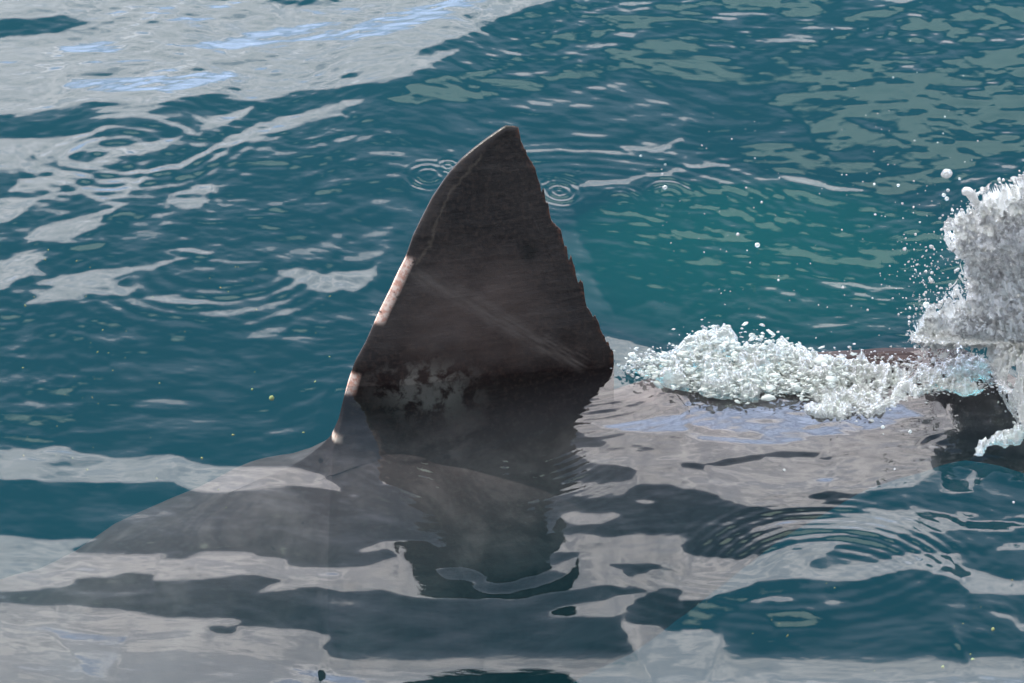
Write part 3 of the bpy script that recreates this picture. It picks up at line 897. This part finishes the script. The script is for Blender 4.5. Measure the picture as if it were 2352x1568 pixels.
def blobs(name, centres, radii, mat, stretch=0.35, sub=0, smooth=True, bumpy=0.25, flat=None):
    v, f = ico(sub)
    n = len(centres)
    sc = radii[:, None, None] * (1 + stretch * rng.uniform(-1, 1, (n, 1, 3)))
    if flat is not None:
        sc = sc * np.array(flat)
    q = rng.normal(size=(n, 4)) * (1 if flat is None else np.array([0.12, 0.12, 0.12, 0.06])) + (0 if flat is None else np.array([1.0, 0, 0, 0])); q /= np.linalg.norm(q, axis=1)[:, None]
    w, x, y, z = q.T
    Rm = np.stack([1 - 2 * (y * y + z * z), 2 * (x * y - z * w), 2 * (x * z + y * w),
                   2 * (x * y + z * w), 1 - 2 * (x * x + z * z), 2 * (y * z - x * w),
                   2 * (x * z - y * w), 2 * (y * z + x * w), 1 - 2 * (x * x + y * y)], -1).reshape(n, 3, 3)
    P = v[None] * sc * (1 + bumpy * rng.uniform(-1, 1, (n, len(v), 1)))
    P = np.einsum('nij,nkj->nki', Rm, P) + centres[:, None]
    F = f[None] + (np.arange(n) * len(v))[:, None, None]
    return mesh_obj(name, P.reshape(-1, 3), F.reshape(-1, 3), mat, smooth=smooth)


def thing(o, label, cat=None, kind=None, group=None):
    if label:
        o['label'] = label
    if cat:
        o['category'] = cat
    if kind:
        o['kind'] = kind
    if group:
        o['group'] = group
    return o


# --- wall of water thrown up by the tail, standing over the spine at the right
Y0 = 0.02
SPL = [(2520, 380), (2420, 395), (2352, 418), (2300, 428), (2262, 445), (2236, 470), (2200, 495), (2176, 520), (2170, 545), (2182, 560), (2206, 570), (2213, 600),
       (2206, 650), (2175, 682), (2130, 706), (2104, 730), (2084, 762), (2100, 785), (2170, 796), (2240, 782), (2252, 800), (2262, 826), (2288, 848), (2296, 880),
       (2286, 905), (2306, 936), (2340, 915), (2420, 900), (2560, 880)]
W = at_y(np.array([p[0] for p in SPL]), np.array([p[1] for p in SPL]), Y0)
SPLW = [(a[0], a[2]) for a in W]
step = 0.0021
sx = np.arange(0.96, 1.62, step); sz = np.arange(min(p[1] for p in SPLW) - .03, 0.62, step)
QX, QZ = np.meshgrid(sx, sz)
wx = QX + 0.010 * fbm(QX * 30, QZ * 30, 3, 3); wz = QZ + 0.010 * fbm(QX * 30, QZ * 30, 3, 7)
inside = in_poly(wx, wz, SPLW).astype(float)
th = blur(inside, 14)
for sgn, nm in ((-1, 'front'), (1, 'rear')):
    pass
bulge = np.sqrt(np.clip((th - 0.32) / 0.68, 0, 1)) * 0.075
disp = (0.030 * fbm(QX * 15, QZ * 17, 3, 41) + 0.012 * (1 - np.abs(fbm(QX * 40, QZ * 46, 3, 42)) * 3)
        + 0.0030 * (1 - 2 * np.abs(vnoise(QX * 110, QZ * 120, 43))) + 0.0012 * vnoise(QX * 230, QZ * 240, 44))
front = Y0 - bulge * (1 + 3.0 * disp / 0.03 * 0.25) - disp * np.clip(bulge / 0.04, 0, 1)
rear = Y0 + bulge * 0.8 + disp * 0.6 * np.clip(bulge / 0.04, 0, 1)
lean = -0.16 * np.clip((0.15 - QZ) / 0.35, 0, 1)          # the foot of the splash falls towards the boat
jx = 0.004 * vnoise(QX * 90, QZ * 90, 51); jz = 0.004 * vnoise(QX * 90, QZ * 90, 52)
keep = (th > 0.30) & ~((fbm(QX * 34, QZ * 40, 3, 66) > 0.14) & (th < 0.66))
nr2, nc2 = QX.shape
gf = grid_faces(nr2, nc2)
kf = gf[keep.ravel()[gf].all(1)]
FOOTZ = 0.05
print('sea under splash', sea(1.2, 0.0), sea(1.3, -.2), 'fin tip', zt_tip)


def bend(x, off, s_):
    '''stands upright over the spine, its foot spread over the water towards the boat; off = distance out of the sheet'''
    lo = np.clip(FOOTZ - s_, 0, None)
    f = np.clip(lo / 0.14, 0, 1)
    return np.stack([x, Y0 - lo * 1.96 - off * (1 - f), np.maximum(s_, FOOTZ * (1 - f) + f * (sea(x, Y0 - lo * 1.96) + 0.012)) + off * f], -1)


P1 = bend(QX + jx, Y0 - front, QZ + jz).reshape(-1, 3)
P2 = bend(QX + jx, Y0 - rear, QZ + jz).reshape(-1, 3)
torn = (fbm(QX * 26, QZ * 30, 3, 61) < -0.12) & keep
kr = gf[torn.ravel()[gf].all(1)]
Pn = np.concatenate([P1, P2]); Fn = np.concatenate([kf, kr[:, ::-1] + len(P1)])
used = np.unique(Fn); remap = np.zeros(len(Pn), int); remap[used] = np.arange(len(used))
splash = mesh_obj('tail_splash', Pn[used], remap[Fn], M_foam)
thing(splash, 'tall white splash of foaming water thrown up at the right edge', 'splash', group=None)
# froth beads over and around the splash
n = 13000
cx = rng.uniform(0.97, 1.5, n * 3); cz = rng.uniform(sz[0], 0.55, n * 3)
near_edge = bilinear(th, (cx - sx[0]) / step, (cz - sz[0]) / step)
ok = (near_edge > 0.08) & (rng.uniform(size=n * 3) < np.clip((near_edge - 0.02) * 2.2, 0, 1))
cx, cz, ne = cx[ok][:n], cz[ok][:n], near_edge[ok][:n]
fy = bilinear(front, (cx - sx[0]) / step, (cz - sz[0]) / step)
cy = np.where(ne > 0.34, fy + rng.uniform(-0.006, 0.003, len(cx)), Y0 + rng.normal(0, 0.02, len(cx)))
rad = rng.gamma(2.0, 0.0008, len(cx)) + 0.0008
b1 = blobs('froth', bend(cx, Y0 - cy, cz), rad, M_bead, sub=0, smooth=True, bumpy=.35)
thing(b1, 'white froth beading over the tail splash', kind='stuff')

# --- broken foam trailing behind the fin
def foam_patch(name, poly, thick, hole, seed, mat, step=0.0022, scale=1.0, zlift=0.0):
    G = ground(np.array([p[0] for p in poly], float), np.array([p[1] for p in poly], float), 0.02)
    PW = [(a[0], a[1]) for a in G]
    x0, x1 = min(p[0] for p in PW) - .03, max(p[0] for p in PW) + .03
    y0, y1 = min(p[1] for p in PW) - .05, max(p[1] for p in PW) + .05
    ax_ = np.arange(x0, x1, step); ay_ = np.arange(y0, y1, step * 1.4)
    A, B = np.meshgrid(ax_, ay_)
    ins = in_poly(A + 0.022 * fbm(A * 16, B * 16, 3, seed), B + 0.03 * fbm(A * 16, B * 12, 3, seed + 1), PW).astype(float)
    t = blur(ins, 9)
    pat = fbm(A * 22 * scale, B * 15 * scale, 4, seed + 2, 0.6)
    t2 = np.clip((t - 0.35) / 0.65, 0, 1) - hole * np.clip(0.5 + 1.6 * pat, 0, 1.2)
    keep = t2 > 0
    lump = np.sqrt(np.clip(t2, 0, 1)) * thick
    dsp = 0.012 * fbm(A * 24, B * 16, 3, seed + 4) + 0.007 * (1 - 3 * np.abs(fbm(A * 55, B * 34, 2, seed + 5))) + 0.0022 * vnoise(A * 160, B * 90, seed + 6)
    base = sea(A, B) + zlift
    Z = base - 0.004 + lump + dsp * np.clip(lump / 0.012, 0, 1)
    gf = grid_faces(*A.shape); kf = gf[keep.ravel()[gf].all(1)]
    P1 = np.stack([A, B, Z], -1).reshape(-1, 3); P2 = np.stack([A, B, base - 0.006], -1).reshape(-1, 3)
    Pn = np.concatenate([P1, P2]); Fn = np.concatenate([kf, kf[:, ::-1] + len(P1)])
    used = np.unique(Fn); rm = np.zeros(len(Pn), int); rm[used] = np.arange(len(used))
    return mesh_obj(name, Pn[used], rm[Fn], mat), PW, (A, B, Z, t, keep)


WAKE = [(1408, 826), (1440, 812), (1480, 806), (1530, 798), (1560, 778), (1600, 762), (1650, 752), (1720, 758), (1780, 770), (1830, 778), (1880, 792), (1930, 800), (1950, 830),
        (1930, 855), (1860, 864), (1780, 860), (1700, 868), (1620, 864), (1560, 856), (1500, 846), (1450, 836)]
wk, WPW, (A, B, Z, T_, K_) = foam_patch('wake_foam', WAKE, 0.032, 1.12, 200, M_wake)
thing(wk, 'low heap of broken white foam close behind the raised fin', 'foam')
RIB = [(1880, 800), (1960, 780), (2060, 790), (2150, 800), (2250, 795), (2300, 800), (2300, 850), (2240, 870), (2160, 868), (2080, 880), (2000, 905), (1900, 915), (1850, 895)]
rb, RPW, (A2, B2, Z2, T2, K2) = foam_patch('foam_streak', RIB, 0.016, 1.05, 260, M_wake, scale=1.8)
thing(rb, 'thin scattered foam streaming over the dark back towards the tail splash', 'foam')
LOW = [(2230, 985), (2270, 965), (2310, 950), (2360, 925), (2420, 900), (2420, 960), (2352, 975), (2300, 990), (2240, 995)]
lf, LPW, _l = foam_patch('foam_fringe', LOW, 0.025, 0.8, 300, M_wake, scale=1.4)
thing(lf, 'small fringe of foam on the water below the tail splash', 'foam')


def scatter_beads(name, label, PW, n, rmean, lift, mat, thr=-0.02, sc_=1.0):
    x0, x1 = min(p[0] for p in PW), max(p[0] for p in PW); y0, y1 = min(p[1] for p in PW), max(p[1] for p in PW)
    x = rng.uniform(x0 - .02, x1 + .02, n * 4); y = rng.uniform(y0 - .04, y1 + .04, n * 4)
    k = in_poly(x + rng.normal(0, .012, n * 4), y + rng.normal(0, .02, n * 4), PW) & (fbm(x * 22 * sc_, y * 15 * sc_, 3, 77) + rng.normal(0, .12, n * 4) > thr)
    x, y = x[k][:n], y[k][:n]
    z = sea(x, y) + np.abs(rng.normal(0, lift, len(x)))
    return thing(blobs(name, np.stack([x, y, z], -1), rng.gamma(1.6, rmean / 1.6, len(x)) + .0006, mat, flat=(1.9, 1.1, 0.75), bumpy=.4), label, kind='stuff')


scatter_beads('wake_froth', 'beads of froth over the foam behind the fin', WPW, 1800, 0.0009, 0.014, M_bead)
scatter_beads('clear_froth', 'clear lumps of water tumbling in the foam behind the fin', WPW, 2500, 0.0020, 0.018, M_drop, -0.3)
scatter_beads('streak_froth', 'bright beads of water scattered over the dark back', RPW, 2000, 0.0009, 0.004, M_bead, -0.1)

# --- jet of water and single droplets in the air
DR = {'13': [(1820, 1195, 32), (1908, 1230, 9), (1828, 1310, 12), (1800, 1343, 14), (1820, 1368, 14), (1450, 533, 8), (1807, 802, 6), (1795, 918, 7), (1757, 982, 6), (1597, 967, 6),
             (1317, 1043, 4), (1097, 1203, 6), (1270, 1193, 4), (1242, 1250, 5), (1320, 1267, 9), (1485, 1275, 11), (1357, 1195, 3), (666, 1225, 6), (545, 1392, 8), (490, 1430, 4),
             (943, 1333, 3), (1513, 1402, 8), (1465, 1393, 4), (1327, 1477, 8), (1395, 1491, 3), (1519, 1503, 5), (1589, 1465, 3), (1635, 1530, 7), (1717, 1385, 4), (1773, 1503, 10),
             (1968, 1423, 10), (1955, 1402, 4), (1973, 1455, 20), (1860, 1468, 4), (1933, 519, 5), (1262, 793, 4), (1030, 200, 8), (1277, 195, 4), (1568, 280, 5), (1615, 498, 4),
             (1183, 607, 4), (338, 957, 5), (1945, 1115, 4), (1993, 1103, 4), (1672, 1313, 3)],
      '12': [(2063, 1073, 9), (2232, 1133, 9), (2210, 1200, 8), (2230, 1290, 16)],
      '23': [(380, 45, 12), (515, 118, 18), (148, 168, 5), (302, 162, 4), (444, 155, 5), (660, 360, 8), (1103, 408, 9), (1115, 462, 4), (1275, 565, 8), (1308, 483, 6), (1447, 485, 6),
             (997, 547, 4), (1605, 45, 8), (1778, 98, 5), (1787, 152, 5), (1790, 202, 5), (1568, 352, 6), (1658, 380, 5), (1567, 552, 8), (1537, 560, 6), (1647, 552, 10), (1680, 530, 22),
             (1605, 593, 7), (1560, 615, 12), (1558, 665, 6), (1380, 1372, 12), (1567, 1405, 13), (1430, 1255, 7), (1383, 1422, 4), (880, 245, 3), (265, 450, 3)],
      '33': [(700, 103, 9), (1460, 97, 8), (2280, 325, 9)]}
SPECIAL = {('13', 1820, 1195): 'largest round water droplet, in the air above and left of the splash',
           ('12', 2230, 1290): 'round clear droplet right of the fin, lowest of three in a line',
           ('23', 1680, 530): 'large clear droplet at the lower left lip of the tail splash',
           ('23', 515, 118): 'faint round droplet over the green water between fin and splash',
           ('13', 1485, 1275): 'medium droplet well left of the jet, over the grey green swell',
           ('13', 1450, 533): 'highest bright droplet, far above the splash near the top of the photo',
           ('23', 1567, 1405): 'larger of two droplets low over the smooth pool below the foam',
           ('23', 1380, 1372): 'smaller of two droplets low over the smooth pool below the foam'}


def place_label(x, y):
    if y > 900:
        return 'small droplet low over the smooth silvery water below the foam'
    if x < 1640 and y < 560:
        return 'small bright droplet in the air just right of the upper fin'
    if x > 2060 and y > 525:
        return 'small bright droplet flung off the lower left side of the tail splash'
    if x > 2060 and y > 380:
        return 'small bright droplet beside the finger of water on top of the splash'
    if y < 215:
        return 'small bright droplet high up near the top right of the photo'
    if y > 470:
        return 'small bright droplet over the green hollow between fin and splash'
    return 'small bright droplet over the grey green swell above the hollow'


drop_v, drop_f = ico(2)
base_me = None
for tile, lst in DR.items():
    ox, oy = OFF[tile]
    for (a, b, r) in lst:
        px_, py_ = a / 3 + ox, b / 3 + oy
        gpt = ground(px_, py_)
        yy = gpt[1] - rng.uniform(0.12, 0.4) if gpt[1] > -0.2 else gpt[1] - rng.uniform(0.03, 0.08)
        p = at_y(px_, py_, yy)
        if base_me is None:
            o = mesh_obj('water_droplet', drop_v * (1 + .12 * vnoise(drop_v[:, 0] * 2, drop_v[:, 1] * 2, 3))[:, None], drop_f, M_foam); base_me = o.data
            clear_me = base_me.copy(); clear_me.materials.clear(); clear_me.materials.append(M_drop)
        else:
            o = bpy.data.objects.new('water_droplet', base_me if rng.uniform() < .6 else clear_me); scene.collection.objects.link(o)
        rr = max(r, 4.0) / 3 * PX * np.linalg.norm(p - CAM)
        o.location = p
        o.scale = (rr * rng.uniform(.85, 1.1), rr, rr * rng.uniform(.9, 1.3))
        o.rotation_euler = rng.uniform(0, 6, 3)
        lab = SPECIAL.get((tile, a, b)) or place_label(px_, py_)
        thing(o, lab, 'water droplet', group='water droplets flying between the fin and the splash')

# jet: a bent finger of water leaving the top of the splash
ja, jb = at_y(1568 + 1930 / 3, 1300 / 3, -0.02), at_y(1568 + 2075 / 3, 1440 / 3, 0.0)
tt = np.linspace(0, 1, 26); ang = np.linspace(0, 2 * np.pi, 20, endpoint=False)
ax = (jb - ja) / np.linalg.norm(jb - ja); s1 = np.cross(ax, [0, 1, 0]); s1 /= np.linalg.norm(s1); s2 = np.cross(ax, s1)
JV = []
for t in tt:
    c = ja + (jb - ja) * t + s1 * 0.004 * math.sin(t * 5)
    r = 0.0125 * (math.sqrt(max(0.0, 1 - (1 - min(t / 0.2, 1)) ** 2)) * (1 - 0.35 * math.exp(-((t - .62) / .15) ** 2)) + 0.6 * max(0, t - .75) * 3)
    for q in ang:
        rr = r * (1 + 0.18 * float(vnoise(t * 9, q * 1.6, 5)))
        JV.append(c + s1 * rr * math.cos(q) + s2 * rr * math.sin(q))
jet = mesh_obj('water_jet', np.array(JV), grid_faces(26, 20, True), M_foam)
thing(jet, 'short finger of water leaning out of the top of the splash', 'water jet')

# fine spray beside the splash
n = 300
u = rng.normal(2140, 45, n); v = rng.normal(660, 60, n)
k = rng.uniform(size=n) < .8
pp = np.array([at_y(a, b, c) for a, b, c in zip(u[k], v[k], rng.normal(0.0, .06, k.sum()))])
u2 = rng.uniform(1500, 2250, 120); v2 = rng.uniform(250, 800, 120)
pp2 = np.array([at_y(a, b, -0.05 + c) for a, b, c in zip(u2, v2, rng.normal(0.0, .06, 120))])
thing(blobs('spray', np.concatenate([pp, pp2]), np.concatenate([rng.gamma(2, .0005, len(pp)) + .0007, rng.gamma(2, .0003, 120) + .0006]), M_foam, sub=1, smooth=True, bumpy=.1),
      'fine spray hanging beside the splash', kind='stuff')

# specks drifting in the upper water
sm_ = bpy.data.materials.new('drifting_specks'); sm_.use_nodes = True
g = NT(sm_.node_tree)
g.n('ShaderNodeOutputMaterial', Surface=g.n('ShaderNodeBsdfDiffuse', Color=g.mix(g.noise(g.n('ShaderNodeNewGeometry').outputs['Position'], 3, 1), (0.10, 0.30, 0.14, 1), (0.35, 0.22, 0.10, 1))))
u = rng.uniform(0, 780, 60); v = rng.uniform(640, 1100, 60)
u = np.concatenate([u, rng.uniform(1600, 2352, 30)]); v = np.concatenate([v, rng.uniform(1250, 1560, 30)])
gp = ground(u, v, -0.03)
gp[:, 2] = sea(gp[:, 0], gp[:, 1]) - rng.uniform(0.01, 0.12, len(gp))
thing(blobs('drifting_specks', gp, rng.gamma(2.5, .0005, len(gp)) + .0008, sm_, stretch=.7), 'tiny yellow green specks drifting in the water', kind='stuff')

# water clouded green by fine bubbles in the hollow behind the fin
pv, pf = ico(3)
c0 = ground(1740, 605, -0.30)
am = bpy.data.materials.new('aerated_water'); am.use_nodes = True
g = NT(am.node_tree)
g.n('ShaderNodeOutputMaterial', Volume=g.n('ShaderNodeVolumeScatter', Color=(0.02, 0.80, 0.50, 1), Density=0.12))
pl = mesh_obj('aerated_water', pv * np.array([0.60, 0.36, 0.22]) + c0, pf, am)
thing(pl, 'green bubbly water in the hollow between the fin and the splash', kind='stuff')
